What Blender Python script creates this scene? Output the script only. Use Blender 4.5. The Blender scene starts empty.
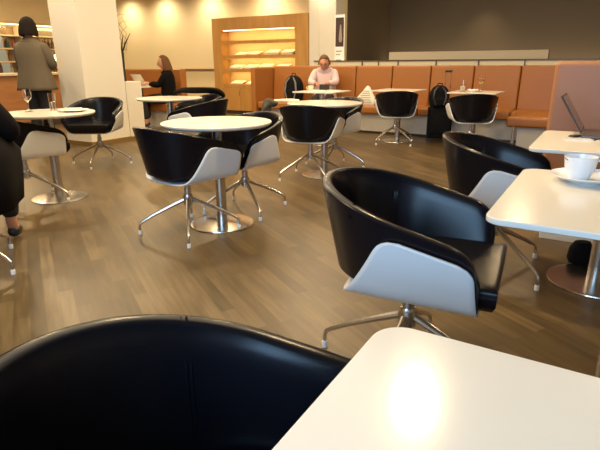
import bpy, bmesh, math, random
from mathutils import Vector, Matrix
random.seed(7)
SC = bpy.context.scene
COL = SC.collection
PI = math.pi
G = math.radians(-31)                      # the building's grid is turned against the view
U = (math.cos(G), math.sin(G)); V = (-U[1], U[0])
def W(a, b, z=0.0): return Vector((a*U[0]+b*V[0], a*U[1]+b*V[1], z))

# ---------------------------------------------------------------- camera
cam_d = bpy.data.cameras.new('camera'); cam = bpy.data.objects.new('camera', cam_d); COL.objects.link(cam)
cam_d.sensor_width = 36; cam_d.lens = 36*500/600; cam_d.clip_start = .02
cam.rotation_euler = (Matrix.Rotation(math.radians(72.0), 3, 'X') @ Matrix.Rotation(math.radians(-.35), 3, 'Z')).to_euler()
cam.location = (0, 0, 1.14)
SC.camera = cam

# ---------------------------------------------------------------- view, world
SC.view_settings.view_transform = 'Standard'; SC.view_settings.look = 'None'
SC.view_settings.exposure = -0.2; SC.view_settings.gamma = 1; SC.view_settings.use_curve_mapping = False
wd = bpy.data.worlds.new('world'); SC.world = wd; wd.use_nodes = True
wd.node_tree.nodes['Background'].inputs[0].default_value = (.50, .68, 1, 1)
wd.node_tree.nodes['Background'].inputs[1].default_value = 1.0

# ---------------------------------------------------------------- lamps
WARM = (1.0, .74, .42); WARM2 = (1.0, .82, .56)
def area(loc, size, power, color, direction=(0, 0, -1), sizey=None, spread=180, disk=False):
    d = bpy.data.lights.new('lamp', 'AREA'); d.energy = power; d.color = color
    d.shape = 'DISK' if disk else 'RECTANGLE'; d.size = size
    if not disk: d.size_y = sizey or size
    d.spread = math.radians(spread)
    o = bpy.data.objects.new('lamp', d); COL.objects.link(o); o.location = loc
    o.rotation_euler = Vector(direction).to_track_quat('-Z', 'Y').to_euler(); return o
def spot(loc, power, color, direction=(0, 0, -1), angle=80, blend=.6, r=.05):
    d = bpy.data.lights.new('downlight', 'SPOT'); d.energy = power; d.color = color
    d.spot_size = math.radians(angle); d.spot_blend = blend; d.shadow_soft_size = r
    o = bpy.data.objects.new('downlight', d); COL.objects.link(o); o.location = loc
    o.rotation_euler = Vector(direction).to_track_quat('-Z', 'Y').to_euler(); return o
CEIL = 2.8
# daylight through the window behind the photographer
area(W(-.3, -2.3, 1.75), 2.6, 150, (.38, .66, 1.0), (V[0], V[1], -.12), 1.3)
# warm ceiling downlights over the tables
for a, b, p in [(-.89, 3.13, 60), (.5, 5.2, 50), (-3.0, 3.2, 60), (-3.2, 5.6, 60), (-.8, 7.0, 40), (-5.3, 3.3, 60),
                (-5.6, 6.6, 60), (-8.2, 4.2, 60), (-8.4, 7.4, 60), (-2.2, .8, 50), (-10.2, 5.8, 60)]:
    area(W(a, b, CEIL-.03), .17, p*.80, WARM, disk=True)
# wall washers along the long back wall
for a in (-11.0, -9.75, -8.3, -6.6, -5.2):
    spot(W(a, 9.45, CEIL-.05), 95, WARM2, (V[0]*.22, V[1]*.22, -1), 150, 1, .15)
# broad warm fill lights added under the ceiling to raise the ambient level
for a, b, p in ((-2.6, 2.6, 90), (-6.8, 4.2, 90), (-4.0, 7.4, 90)): area(W(a, b, CEIL-.02), 3.0, p, WARM2, (0, 0, -1), 3.0)
# lamp over the dark wall
spot(W(-2.6, 12.0, CEIL-.05), 70, WARM, (0, 0, -1), 90, 1, .05)

# ---------------------------------------------------------------- materials
def mat(name, col, rough=.5, metal=0.0, emit=None, spec=.5, trans=0.0, var=None, bump=None, coat=0.0, ior=None):
    m = bpy.data.materials.new(name); m.use_nodes = True
    nt = m.node_tree; p = nt.nodes['Principled BSDF']
    p.inputs['Base Color'].default_value = (*col, 1); p.inputs['Roughness'].default_value = rough
    p.inputs['Metallic'].default_value = metal; p.inputs['Specular IOR Level'].default_value = spec
    p.inputs['Transmission Weight'].default_value = trans; p.inputs['Coat Weight'].default_value = coat
    if ior: p.inputs['IOR'].default_value = ior
    if emit: p.inputs['Emission Color'].default_value = (*emit[0], 1); p.inputs['Emission Strength'].default_value = emit[1]
    if var or bump:
        tc = nt.nodes.new('ShaderNodeTexCoord')
    if var:                                   # (scale, amount) soft mottling of the colour
        n = nt.nodes.new('ShaderNodeTexNoise'); n.inputs['Scale'].default_value = var[0]; n.inputs['Detail'].default_value = 5
        nt.links.new(tc.outputs['Object'], n.inputs['Vector'])
        r = nt.nodes.new('ShaderNodeMapRange'); r.inputs['To Min'].default_value = 1-var[1]; r.inputs['To Max'].default_value = 1+var[1]
        nt.links.new(n.outputs['Fac'], r.inputs['Value'])
        h = nt.nodes.new('ShaderNodeHueSaturation'); h.inputs['Color'].default_value = (*col, 1)
        nt.links.new(r.outputs['Result'], h.inputs['Value']); nt.links.new(h.outputs['Color'], p.inputs['Base Color'])
    if bump:
        n = nt.nodes.new('ShaderNodeTexNoise'); n.inputs['Scale'].default_value = bump[0]; n.inputs['Detail'].default_value = 4
        nt.links.new(tc.outputs['Object'], n.inputs['Vector'])
        b = nt.nodes.new('ShaderNodeBump'); b.inputs['Strength'].default_value = bump[1]; b.inputs['Distance'].default_value = .002
        nt.links.new(n.outputs['Fac'], b.inputs['Height']); nt.links.new(b.outputs['Normal'], p.inputs['Normal'])
    return m

def wood(name, c1, c2, rough, scale, stretch, rot=0.0):
    m = mat(name, c1, rough); nt = m.node_tree; p = nt.nodes['Principled BSDF']
    tc = nt.nodes.new('ShaderNodeTexCoord'); mp = nt.nodes.new('ShaderNodeMapping')
    mp.inputs['Scale'].default_value = stretch; mp.inputs['Rotation'].default_value = (0, 0, rot)
    nt.links.new(tc.outputs['Object'], mp.inputs['Vector'])
    n = nt.nodes.new('ShaderNodeTexNoise'); n.inputs['Scale'].default_value = scale; n.inputs['Detail'].default_value = 6
    nt.links.new(mp.outputs['Vector'], n.inputs['Vector'])
    cr = nt.nodes.new('ShaderNodeValToRGB'); cr.color_ramp.elements[0].position = .3; cr.color_ramp.elements[1].position = .7
    cr.color_ramp.elements[0].color = (*c1, 1); cr.color_ramp.elements[1].color = (*c2, 1)
    nt.links.new(n.outputs['Fac'], cr.inputs['Fac']); nt.links.new(cr.outputs['Color'], p.inputs['Base Color'])
    return m

def floor_mat():
    m = mat('oak_strip_floor', (.2, .13, .07), .36); nt = m.node_tree; p = nt.nodes['Principled BSDF']
    tc = nt.nodes.new('ShaderNodeTexCoord'); mp = nt.nodes.new('ShaderNodeMapping'); mp.inputs['Rotation'].default_value = (0, 0, -G)
    nt.links.new(tc.outputs['Object'], mp.inputs['Vector'])
    br = nt.nodes.new('ShaderNodeTexBrick'); br.offset = .37; br.offset_frequency = 2
    br.inputs['Color1'].default_value = (0, 0, 0, 1); br.inputs['Color2'].default_value = (1, 1, 1, 1); br.inputs['Mortar'].default_value = (.25, .25, .25, 1)
    br.inputs['Scale'].default_value = 1; br.inputs['Mortar Size'].default_value = .0015
    br.inputs['Brick Width'].default_value = .62; br.inputs['Row Height'].default_value = .068; br.inputs['Mortar Smooth'].default_value = .3
    nt.links.new(mp.outputs['Vector'], br.inputs['Vector'])
    mp2 = nt.nodes.new('ShaderNodeMapping'); mp2.inputs['Scale'].default_value = (1.2, 14, 1)
    nt.links.new(mp.outputs['Vector'], mp2.inputs['Vector'])
    gn = nt.nodes.new('ShaderNodeTexNoise'); gn.inputs['Scale'].default_value = 3; gn.inputs['Detail'].default_value = 8
    nt.links.new(mp2.outputs['Vector'], gn.inputs['Vector'])
    bn = nt.nodes.new('ShaderNodeTexNoise'); bn.inputs['Scale'].default_value = .9; bn.inputs['Detail'].default_value = 3
    nt.links.new(mp.outputs['Vector'], bn.inputs['Vector'])
    def math_(op, a, b):
        q = nt.nodes.new('ShaderNodeMath'); q.operation = op
        for k, v in enumerate((a, b)):
            if isinstance(v, (int, float)): q.inputs[k].default_value = v
            else: nt.links.new(v, q.inputs[k])
        return q.outputs[0]
    s = math_('ADD', math_('ADD', math_('MULTIPLY', br.outputs['Color'], .34), math_('MULTIPLY', gn.outputs['Fac'], .75)), math_('MULTIPLY', bn.outputs['Fac'], .35))
    s = math_('SUBTRACT', s, .18)
    cr = nt.nodes.new('ShaderNodeValToRGB'); e = cr.color_ramp.elements
    e[0].position = .15; e[0].color = (.044, .028, .011, 1); e[1].position = .95; e[1].color = (.195, .136, .064, 1)
    k = e.new(.55); k.color = (.102, .067, .027, 1)
    nt.links.new(s, cr.inputs['Fac']); nt.links.new(cr.outputs['Color'], p.inputs['Base Color'])
    bp = nt.nodes.new('ShaderNodeBump'); bp.inputs['Strength'].default_value = .12; bp.inputs['Distance'].default_value = .002
    nt.links.new(s, bp.inputs['Height']); nt.links.new(bp.outputs['Normal'], p.inputs['Normal'])
    rr = nt.nodes.new('ShaderNodeMapRange'); rr.inputs['To Min'].default_value = .30; rr.inputs['To Max'].default_value = .46
    nt.links.new(gn.outputs['Fac'], rr.inputs['Value']); nt.links.new(rr.outputs['Result'], p.inputs['Roughness'])
    return m

M = {}
M['floor'] = floor_mat()
M['wall_cream'] = mat('cream_wall_paint', (.80, .68, .42), .8, var=(1.5, .03))
M['column'] = mat('cream_column_paint', (.74, .69, .58), .7, var=(2, .02))
M['dark_wall'] = mat('taupe_wall_paint', (.115, .088, .055), .6, var=(1.2, .06))
M['ceiling'] = mat('ceiling_paint', (.62, .52, .38), .9)
M['leather'] = mat('black_leather', (.005, .005, .008), .23, spec=.25, bump=(420, .08))
M['white_shell'] = mat('white_lacquered_ply', (.80, .81, .81), .36)
M['steel'] = mat('brushed_steel', (.62, .60, .58), .27, 1.0)
M['steel_plate'] = mat('satin_steel_plate', (.60, .57, .53), .22, 1.0)
M['glide'] = mat('white_plastic', (.85, .84, .80), .4)
M['laminate'] = mat('ivory_laminate', (.84, .80, .71), .17, spec=.5)
M['laminate_edge'] = mat('white_table_edge', (.80, .78, .74), .4)
M['under'] = mat('grey_underside', (.25, .24, .23), .6)
M['tan'] = mat('cognac_leather', (.33, .122, .024), .42, var=(3, .06), bump=(60, .15))
M['pinktan'] = mat('brown_leather', (.34, .15, .07), .45, var=(2.5, .05), bump=(70, .15))
M['seam'] = mat('dark_seam', (.10, .035, .012), .7)
M['base_grey'] = mat('pale_grey_plinth', (.50, .48, .44), .6)
M['oak'] = wood('honey_oak_veneer', (.46, .235, .055), (.56, .30, .08), .5, 4, (2, 2, .35))
M['oak_in'] = wood('pale_cabinet_lining', (.62, .42, .16), (.72, .50, .22), .55, 4, (.5, 2, 2))
M['brown_trim'] = mat('brown_wood_trim', (.25, .12, .05), .5)
M['ledge'] = mat('pale_ledge_board', (.40, .35, .25), .6)
M['strip'] = mat('frosted_cream_panel', (.66, .58, .40), .5)
M['dark_metal'] = mat('dark_bronze', (.10, .08, .06), .4, .6)
M['brass'] = mat('brass_skirting', (.45, .32, .14), .35, .8)
M['counter_wood'] = wood('red_brown_counter_wood', (.30, .125, .04), (.38, .17, .06), .45, 4, (.5, .5, 3))
M['porcelain'] = mat('white_porcelain', (.86, .87, .88), .16)
M['coffee'] = mat('coffee_stain', (.12, .06, .03), .4)
M['paper'] = mat('newsprint', (.72, .68, .58), .8, var=(40, .06))
M['paper2'] = mat('warm_paper', (.80, .72, .52), .8, var=(30, .08))
M['ink'] = mat('grey_ink', (.30, .28, .25), .8)
M['black_fabric'] = mat('black_nylon', (.006, .006, .007), .9, spec=.2, bump=(300, .4))
M['coat'] = mat('black_wool', (.004, .003, .003), .95, spec=.15, bump=(200, .5))
M['grey_fabric'] = mat('grey_mesh_fabric', (.16, .17, .16), .8)
M['black_plastic'] = mat('black_plastic', (.02, .02, .022), .35)
M['laptop_metal'] = mat('dark_laptop_lid', (.10, .075, .065), .35, .4)
M['screen'] = mat('laptop_screen_glass', (.16, .11, .09), .15)
M['silver_laptop'] = mat('silver_laptop', (.60, .60, .52), .4, .3)
M['skin'] = mat('skin', (.56, .27, .16), .55)
M['skin_ruddy'] = mat('ruddy_skin', (.52, .25, .15), .55)
M['hair_dark'] = mat('dark_brown_hair', (.012, .007, .005), .85, spec=.2, bump=(120, .5))
M['hair_brown'] = mat('chestnut_hair', (.11, .05, .02), .8, spec=.2, bump=(120, .5))
M['hair_sandy'] = mat('sandy_grey_hair', (.15, .08, .035), .8, spec=.2, bump=(120, .5))
M['cardigan'] = mat('grey_brown_knit', (.125, .098, .062), .95, bump=(180, .6))
M['pink_shirt'] = mat('pale_pink_shirt', (.66, .50, .50), .8)
M['trousers'] = mat('black_trousers', (.014, .012, .012), .85)
M['scarf'] = mat('grey_green_wool', (.085, .075, .05), .95, bump=(150, .8))
M['eye'] = mat('eye_dark', (.02, .015, .01), .3)
M['lips'] = mat('lips', (.40, .13, .09), .5)
M['glass'] = mat('clear_glass', (1, 1, 1), .02, trans=1.0, ior=1.45)
M['beer'] = mat('amber_drink', (.75, .38, .06), .05, trans=.7, ior=1.33)
M['water'] = mat('water', (.9, .95, .95), .02, trans=1.0, ior=1.33)
M['stem_dark'] = mat('dark_vase', (.022, .016, .012), .5)
M['twig'] = mat('dry_twig', (.20, .14, .07), .8)
M['lit_strip'] = mat('lit_shelf_lamp', (1, .8, .5), .5, emit=((1, .72, .34), 6))
M['lamp_glow'] = mat('lit_lamp_shade', (1, .9, .7), .5, emit=((1, .82, .52), 9))
M['mirror'] = mat('back_bar_mirror', (.45, .38, .28), .15, .9)
M['cream_shelf'] = mat('cream_shelf', (.62, .50, .30), .5)
M['blue_board'] = mat('blue_grey_board', (.28, .36, .42), .5)

# ---------------------------------------------------------------- mesh helpers
class MB:
    def __init__(s): s.v = []; s.f = []; s.m = []
    def add(s, vs, fs, mi=0):
        n = len(s.v); s.v += [tuple(v) for v in vs]; s.f += [tuple(i+n for i in f) for f in fs]; s.m += [mi]*len(fs); return s
    def box(s, x0, x1, y0, y1, z0, z1, bev=0, seg=2, mi=0, rot=None):
        bm = bmesh.new(); bmesh.ops.create_cube(bm, size=1)
        bmesh.ops.scale(bm, vec=(x1-x0, y1-y0, z1-z0), verts=bm.verts)
        if bev: bmesh.ops.bevel(bm, geom=bm.edges[:]+bm.verts[:], offset=bev, segments=seg, profile=.5, affect='EDGES', clamp_overlap=True)
        c = Vector(((x0+x1)/2, (y0+y1)/2, (z0+z1)/2))
        vs = [(rot @ v.co if rot else v.co)+c for v in bm.verts]
        bm.verts.index_update(); fs = [[v.index for v in f.verts] for f in bm.faces]; bm.free()
        return s.add(vs, fs, mi)
    def lathe(s, prof, n=32, c=(0, 0, 0), mi=0, sx=1, sy=1):
        vs = []; fs = []
        for r, z in prof:
            for k in range(n):
                t = 2*PI*k/n; vs.append((c[0]+r*sx*math.cos(t), c[1]+r*sy*math.sin(t), c[2]+z))
        for i in range(len(prof)-1):
            for k in range(n):
                k2 = (k+1) % n; fs.append((i*n+k, i*n+k2, (i+1)*n+k2, (i+1)*n+k))
        fs.append(tuple(range(n-1, -1, -1))); q = (len(prof)-1)*n; fs.append(tuple(q+k for k in range(n)))
        return s.add(vs, fs, mi)
    def tube(s, pts, rad, n=10, mi=0, cap=True):
        pts = [Vector(p) for p in pts]; rad = rad if isinstance(rad, (list, tuple)) else [rad]*len(pts)
        vs = []; fs = []; up = None
        for i, p in enumerate(pts):
            d = (pts[min(i+1, len(pts)-1)]-pts[max(i-1, 0)]).normalized()
            if up is None: up = Vector((0, 0, 1)) if abs(d.z) < .9 else Vector((1, 0, 0))
            a = d.cross(up).normalized(); b = a.cross(d).normalized(); up = b
            for k in range(n):
                t = 2*PI*k/n; vs.append(p+(a*math.cos(t)+b*math.sin(t))*rad[i])
        for i in range(len(pts)-1):
            for k in range(n):
                k2 = (k+1) % n; fs.append((i*n+k, i*n+k2, (i+1)*n+k2, (i+1)*n+k))
        if cap: fs.append(tuple(range(n-1, -1, -1))); q = (len(pts)-1)*n; fs.append(tuple(q+k for k in range(n)))
        return s.add(vs, fs, mi)
    def grid(s, rows, closed_u=False, mi=0):
        n = len(rows[0]); vs = [p for r in rows for p in r]; fs = []
        for i in range(len(rows)-1):
            for k in range(n if closed_u else n-1):
                k2 = (k+1) % n; fs.append((i*n+k, i*n+k2, (i+1)*n+k2, (i+1)*n+k))
        return s.add(vs, fs, mi)
    def build(s, name, mats, parent=None, loc=None, rotz=None, sharp=35, solid=None, smooth=True, subsurf=0):
        me = bpy.data.meshes.new(name); me.from_pydata([tuple(v) for v in s.v], [], s.f)
        mats = mats if isinstance(mats, (list, tuple)) else [mats]
        for m in mats: me.materials.append(m)
        for p, mi in zip(me.polygons, s.m): p.material_index = mi
        bm = bmesh.new(); bm.from_mesh(me); bmesh.ops.remove_doubles(bm, verts=bm.verts, dist=1e-5)
        bmesh.ops.recalc_face_normals(bm, faces=bm.faces); bm.to_mesh(me); bm.free()
        if smooth:
            for p in me.polygons: p.use_smooth = True
            me.set_sharp_from_angle(angle=math.radians(sharp))
        o = bpy.data.objects.new(name, me); COL.objects.link(o)
        if parent: o.parent = parent
        if loc is not None: o.location = loc
        if rotz is not None: o.rotation_euler = (0, 0, rotz)
        if smooth and not subsurf and sharp < 100: wn_ = o.modifiers.new('normals', 'WEIGHTED_NORMAL'); wn_.keep_sharp = True
        if solid: md = o.modifiers.new('solid', 'SOLIDIFY'); md.thickness = solid; md.offset = 0
        if subsurf: md = o.modifiers.new('sub', 'SUBSURF'); md.levels = md.render_levels = subsurf
        return o

def tag(o, label, cat, group=None, kind=None):
    o['label'] = label; o['category'] = cat
    if group: o['group'] = group
    if kind: o['kind'] = kind
    return o
def thing(name, label, cat, loc, rotz=0.0, group=None):
    o = bpy.data.objects.new(name, None); o.empty_display_size = .1; COL.objects.link(o)
    o.location = loc; o.rotation_euler = (0, 0, rotz); return tag(o, label, cat, group)
def struct(name, mb, m, **k):
    o = mb.build(name, m, **k); o['kind'] = 'structure'; return o
def copy_tree(o, loc, rotz, label, group=None):
    def rec(x, par):
        c = x.copy(); COL.objects.link(c); c.parent = par
        for ch in list(x.children): rec(ch, c)
        return c
    r = rec(o, None); r.location = loc; r.rotation_euler = (0, 0, rotz); r['label'] = label
    if group: r['group'] = group
    return r
GB = lambda x0, x1, y0, y1, z0, z1, bev=0, seg=2: MB().box(x0, x1, y0, y1, z0, z1, bev, seg)
O0 = (0, 0, 0)

# ================================================================ THE SETTING (grid coordinates, turned by G)
A0, A1, B0, B1 = -12.0, 5.0, -2.5, 12.5
struct('floor', GB(A0-.2, A1+.2, B0-.2, B1+.2, -.1, 0), M['floor'], rotz=G)
bpy.data.objects['floor'].data.materials[0] = M['floor']
struct('ceiling', GB(A0-.2, A1+.2, B0-.2, B1+.2, CEIL, CEIL+.1), M['ceiling'], rotz=G)
struct('wall_left', GB(A0-.2, A0, B0, 9.85, 0, CEIL), M['wall_cream'], rotz=G)
struct('wall_back', GB(A0-.2, -4.87, 9.85, 10.05, 0, CEIL), M['wall_cream'], rotz=G)
struct('wall_far_right', GB(-6.6, A1+.2, B1, B1+.2, 0, CEIL), M['dark_wall'], rotz=G)
struct('wall_passage', GB(-5.07, -4.88, 10.06, B1, 0, CEIL), M['dark_wall'], rotz=G)
struct('wall_right', GB(A1, A1+.2, B0, B1, 0, CEIL), M['wall_cream'], rotz=G)
wf = MB().box(A0, -1.8, B0-.2, B0, 0, CEIL).box(3.0, A1, B0-.2, B0, 0, CEIL).box(-1.8, 3.0, B0-.2, B0, 0, .7).box(-1.8, 3.0, B0-.2, B0, 2.5, CEIL)
struct('wall_front', wf, M['wall_cream'], rotz=G)
wn = MB()
for x in (-1.8, -.62, .57, 1.77, 2.94): wn.box(x, x+.06, B0-.14, B0-.06, .7, 2.5)
for z in (.7, 2.44): wn.box(-1.8, 3.0, B0-.14, B0-.06, z, z+.06)
struct('window_1', wn, M['base_grey'], rotz=G)
# wall end beside the magazine cabinet
pl = MB().box(-5.46, -5.24, 9.50, 9.85, 0, CEIL).box(-5.24, -4.87, 9.53, 9.85, 0, CEIL)
struct('wall_pier', pl, M['column'], rotz=G)
struct('trim_1', GB(-9.6, -8.06, 9.80, 9.85, .97, 1.01, .006), M['brown_trim'], rotz=G)
# square column with brass skirting
struct('wall_column', GB(-6.82, -6.26, 4.64, 5.34, 0, CEIL, .008), M['column'], rotz=G)
struct('baseboard_column', GB(-6.835, -6.245, 4.625, 5.352, 0, .07), M['brass'], rotz=G)
struct('wall_low_block', GB(-6.62, -6.27, 5.355, 5.66, 0, .88, .006), M['column'], rotz=G)
struct('baseboard_block', GB(-6.635, -6.255, 5.354, 5.675, 0, .06), M['brass'], rotz=G)

# ================================================================ CHAIR (faces local +X)
PROF = [(0, 0, 0), (.20, .35, 0), (.34, .60, .015), (.44, .715, .055), (.52, .785, .14), (.62, .835, .28), (.8, .915, .60), (1, 1, 1)]
def prof(t):
    t = min(max(t, 0), 1)
    for i in range(len(PROF)-1):
        if t <= PROF[i+1][0] or i == len(PROF)-2:
            p0, p1 = PROF[i], PROF[i+1]
            pm = PROF[max(i-1, 0)]; pp = PROF[min(i+2, len(PROF)-1)]
            h = p1[0]-p0[0]; x = (t-p0[0])/h; out = []
            for k in (1, 2):
                m0 = (p1[k]-pm[k])/(p1[0]-pm[0]) if i > 0 else (p1[k]-p0[k])/h
                m1 = (pp[k]-p0[k])/(pp[0]-p0[0]) if i < len(PROF)-2 else (p1[k]-p0[k])/h
                out.append((2*x**3-3*x**2+1)*p0[k]+(x**3-2*x**2+x)*h*m0+(-2*x**3+3*x**2)*p1[k]+(x**3-x**2)*h*m1)
            return out
def tinv(r):
    lo, hi = 0, 1
    for _ in range(30):
        m = (lo+hi)/2
        if prof(m)[0] < r: lo = m
        else: hi = m
    return (lo+hi)/2
CW, CB, CF, ZB = .310, .330, .258, .395
def rimz(f):
    x = max(0, (f+CB)/.60); return .762-.155*(x**1.1)
def plan(u, d):                              # u -1..1 round the horseshoe, d = inset
    s = 1 if u >= 0 else -1; a = abs(u)
    if a <= .6:
        ph = a/.6*PI/2; return -(CB-d)*math.cos(ph), s*(CW-d)*math.sin(ph)
    return (a-.6)/.4*CF, s*(CW-d)
def make_chair():
    root = thing('tub_chair', '', 'chair', (0, 0, 0), 0)
    # padded leather barrel: back and arms
    TH = .042; rows = []; N = 64
    for i in range(N+1):
        u = -1+2*i/N
        f, s = plan(u, 0); rz = rimz(f)
        dist = CF-f
        cr = .09
        if dist < cr: rz -= (cr-math.sqrt(max(cr*cr-(cr-dist)**2, 0)))*.9
        row = []
        for k in range(9):
            h = .12+(.955-.12)*k/8; r = .782+.218*(h-.1)/.9
            fx, sx = plan(u, (1-r)*CW); row.append((fx, sx, ZB+.006+(rz-ZB)*h))
        r93 = (1-r)*CW
        zt = ZB+(rz-ZB)*.955
        for k in range(1, 8):
            a = PI*k/8; d = r93*(1-k/8)+TH/2*(1-math.cos(a))-.003*math.sin(a); z = zt+(rz-zt)*math.sin(a)**.8
            fx, sx = plan(u, d); row.append((fx, sx, z))
        for k in range(8):
            t = .93-(.93-.50)*k/7; r, h = prof(t)
            fx, sx = plan(u, TH+(1-r)*CW*.85); row.append((fx, sx, ZB+.02+(rz-ZB-.01)*h))
        rows.append(row)
    mb = MB().grid(rows, closed_u=True)
    n = len(rows[0]); mb.f.append(tuple(range(n))); mb.m.append(0); mb.f.append(tuple(N*n+k for k in range(n))); mb.m.append(0)
    back = mb.build('backrest', M['leather'], root, sharp=60)
    # stitched seams down the inside of the barrel
    for sg in (-1, 1):
        u = sg*.42; sm = MB()
        for du in (-.006, .006):
            pts = []
            rz = rimz(plan(u, 0)[0]); zt = ZB+(rz-ZB)*prof(.93)[1]
            for k in range(0, 9):
                a = PI*(k)/8; fx, sx = plan(u+du, (1-prof(.93)[0])*CW*(1-k/8)+TH/2*(1-math.cos(a))-.003*math.sin(a))
                pts.append((fx, sx, zt+(rz-zt)*math.sin(a)**.8+(.0008 if 0 < k < 8 else 0)))
            for k in range(1, 8):
                t = .93-(.93-.50)*k/7; r, h = prof(t); fx, sx = plan(u+du, TH+(1-r)*CW*.85+.0008); pts.append((fx, sx, ZB+.02+(rz-ZB-.01)*h))
            sm.tube(pts, .0016, 5)
        sm.build('seam', M['leather'], back)
    # cushion
    rows = []
    for z, ex in ((ZB+.004, .135), (ZB+.014, .112), (ZB+.040, .090), (ZB+.065, .084), (ZB+.085, .084), (ZB+.098, .096), (ZB+.102, .13), (ZB+.098, .20)):
        ring = []
        for i in range(49):
            u = -1+2*i/48; fx, sx = plan(u, ex)
            fx = (fx if fx < .2 else .2+(fx-.2)*1.85); fx = min(fx, CF+.05-.45*max(0, ex-.086)); ring.append((fx, sx, z+.010*(fx/CF if fx > 0 else 0)*0))
        rows.append(ring)
    mb = MB().grid(rows, closed_u=True); n = 49
    mb.f.append(tuple(range(n))); mb.m.append(0); mb.f.append(tuple((len(rows)-1)*n+k for k in range(n))); mb.m.append(0)
    mb.build('seat', M['leather'], root, sharp=50)
    # white bent-ply shell
    HT = .84; tt = tinv_h(HT); NA = 56; NQ = 18; rows = []
    for i in range(-NA//2, NA//2+1):
        a = abs(i)/(NA//2); sg = 1 if i >= 0 else -1
        a2 = 1-(1-a)**1.25 if a > 0 else 0.0
        h0 = max(0.0, prof(tt*a2)[1]); zz = h0*.33; top = HT*.33
        inset = 0; rc = .055
        if top-zz < rc: inset = rc-math.sqrt(max(rc*rc-(rc-(top-zz))**2, 0))
        fr = -.20+.165*(h0/HT)**.68+inset; ff = .258-.018*(h0/HT)-inset*.8
        row = []
        for q in range(NQ+1):
            f = fr+(ff-fr)*q/NQ
            r, h = prof(tt*a2)
            y = sg*(CW+.006)*r*(1-.10*max(0, -f/CB)**2); z = ZB-.005+(rimz(f)-ZB)*h
            row.append((f, y, z))
        rows.append(row)
    MB().grid(rows).build('shell', M['white_shell'], root, sharp=80, solid=.008)
    # swivel base
    MB().lathe([(.0, .376), (.11, .376), (.11, .386), (.0, .386)], 24).build('mounting_plate', M['steel'], root)
    MB().lathe([(.024, .20), (.024, .32), (.019, .322), (.019, .377)], 20).build('stem', M['steel'], root)
    MB().lathe([(.02, .195), (.033, .202), (.035, .258), (.027, .275)], 20).build('hub', M['steel'], root)
    for k in range(4):
        t = math.radians(45+90*k); c, s = math.cos(t), math.sin(t); R = .345
        P = lambda r, z: (r*c, r*s, z)
        lg = MB().tube([P(.02, .240), P(.12, .195), P(.25, .132), P(R-.02, .088), P(R-.004, .074), P(R, .055), P(R, .028)], [.016, .014, .0115, .0095, .009, .0085, .008], 10).build('leg', M['steel'], root)
        MB().lathe([(.007, .0), (.0125, .001), (.0125, .024), (.010, .03)], 14, (R*c, R*s, 0)).build('foot_glide', M['glide'], lg)
    return root
def tinv_h(h):
    lo, hi = 0, 1
    for _ in range(30):
        m = (lo+hi)/2
        if prof(m)[1] < h: lo = m
        else: hi = m
    return lo
chair0 = make_chair()
CH = 'black leather tub chairs with white shells'
def place_chair(x, y, deg, label, legdeg=None, first=False):
    r = chair0 if first else copy_tree(chair0, (0, 0, 0), 0, label, CH)
    r.location = (x, y, 0); r.rotation_euler = (0, 0, math.radians(deg)); r['label'] = label; r['group'] = CH
    if legdeg is not None:                   # the base swivels under the seat
        for ch in r.children:
            if ch.name.split('.')[0] == 'leg': ch.rotation_euler = (0, 0, math.radians(legdeg-deg))
    return r
CHAIRS = [
 (-.11, .50, -10, 'black tub chair in the bottom left corner, right against the nearest table', None),
 (.40, 1.675, -25, 'large black tub chair in the middle with bluish white side, beside the cup table', 15),
 (1.105, 2.70, -26, 'black tub chair at the laptop table on the right, behind the largest whole chair', -23),
 (-.78, 3.38, 50, 'tub chair seen from behind, left of the leg of the middle round table', -35),
 (-.44, 3.93, -128, 'tub chair behind the middle round table, its white side right of the table', -21),
 (.11, 5.10, 72, 'tub chair seen from behind in front of the second round table, near the seated man', -20),
 (.40, 5.70, -128, 'tub chair on the right side of the round table near the seated man', 22),
 (1.40, 7.40, 84, 'tub chair seen from behind at the small table left of the suitcase', -14),
 (2.24, 6.62, 82, 'tub chair seen from behind at the table with the drinks, right of the suitcase', -14),
 (-2.37, 4.27, 50, 'tub chair at the left round table showing its white side, back to us', -50),
 (-2.36, 5.93, -90, 'tub chair facing us in front of the white column', -45),
 (-1.97, 2.72, 105, 'tub chair under the person in black at the left edge', 30),
 (-1.13, 5.86, 158, 'tub chair at the rear round table, its back turned to the oak cabinet', 0),
]
for i, (x, y, d, lab, ld) in enumerate(CHAIRS): place_chair(x, y, d, lab, ld, first=(i == 0))

# ================================================================ TABLES
TZ = .75
def round_table():
    r = thing('round_table', '', 'table', (0, 0, 0)); R = .385
    MB().lathe([(.0, TZ-.024), (R-.014, TZ-.024), (R-.001, TZ-.014), (R, TZ-.004), (R-.002, TZ-.0006), (R-.006, TZ), (0, TZ)], 64).build('tabletop', M['laminate'], r, sharp=50)
    MB().lathe([(0, TZ-.032), (.15, TZ-.032), (.15, TZ-.0245), (0, TZ-.0245)], 24).build('mounting_plate', M['under'], r)
    MB().lathe([(.038, .012), (.038, TZ-.032)], 28).build('pole', M['steel'], r)
    MB().lathe([(.0, 0), (.232, 0), (.235, .003), (.233, .008), (.20, .012), (.045, .016), (.0, .016)], 56).build('base_plate', M['steel_plate'], r)
    return r
rt = round_table()
RT = [(-.58, 3.56, 'middle round white table with two tub chairs, empty top'),
      (.26, 5.24, 'round white table in front of the man in the pink shirt'),
      (-2.15, 4.35, 'round white table at the left with glasses and a plate on it'),
      (-1.55, 6.15, 'round white table at the rear between the column and the dark coat')]
for i, (x, y, lab) in enumerate(RT):
    if i == 0: rt.location = (x, y, 0); rt['label'] = lab; rt['group'] = 'round tables'
    else: copy_tree(rt, (x, y, 0), 0, lab, 'round tables')

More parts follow.
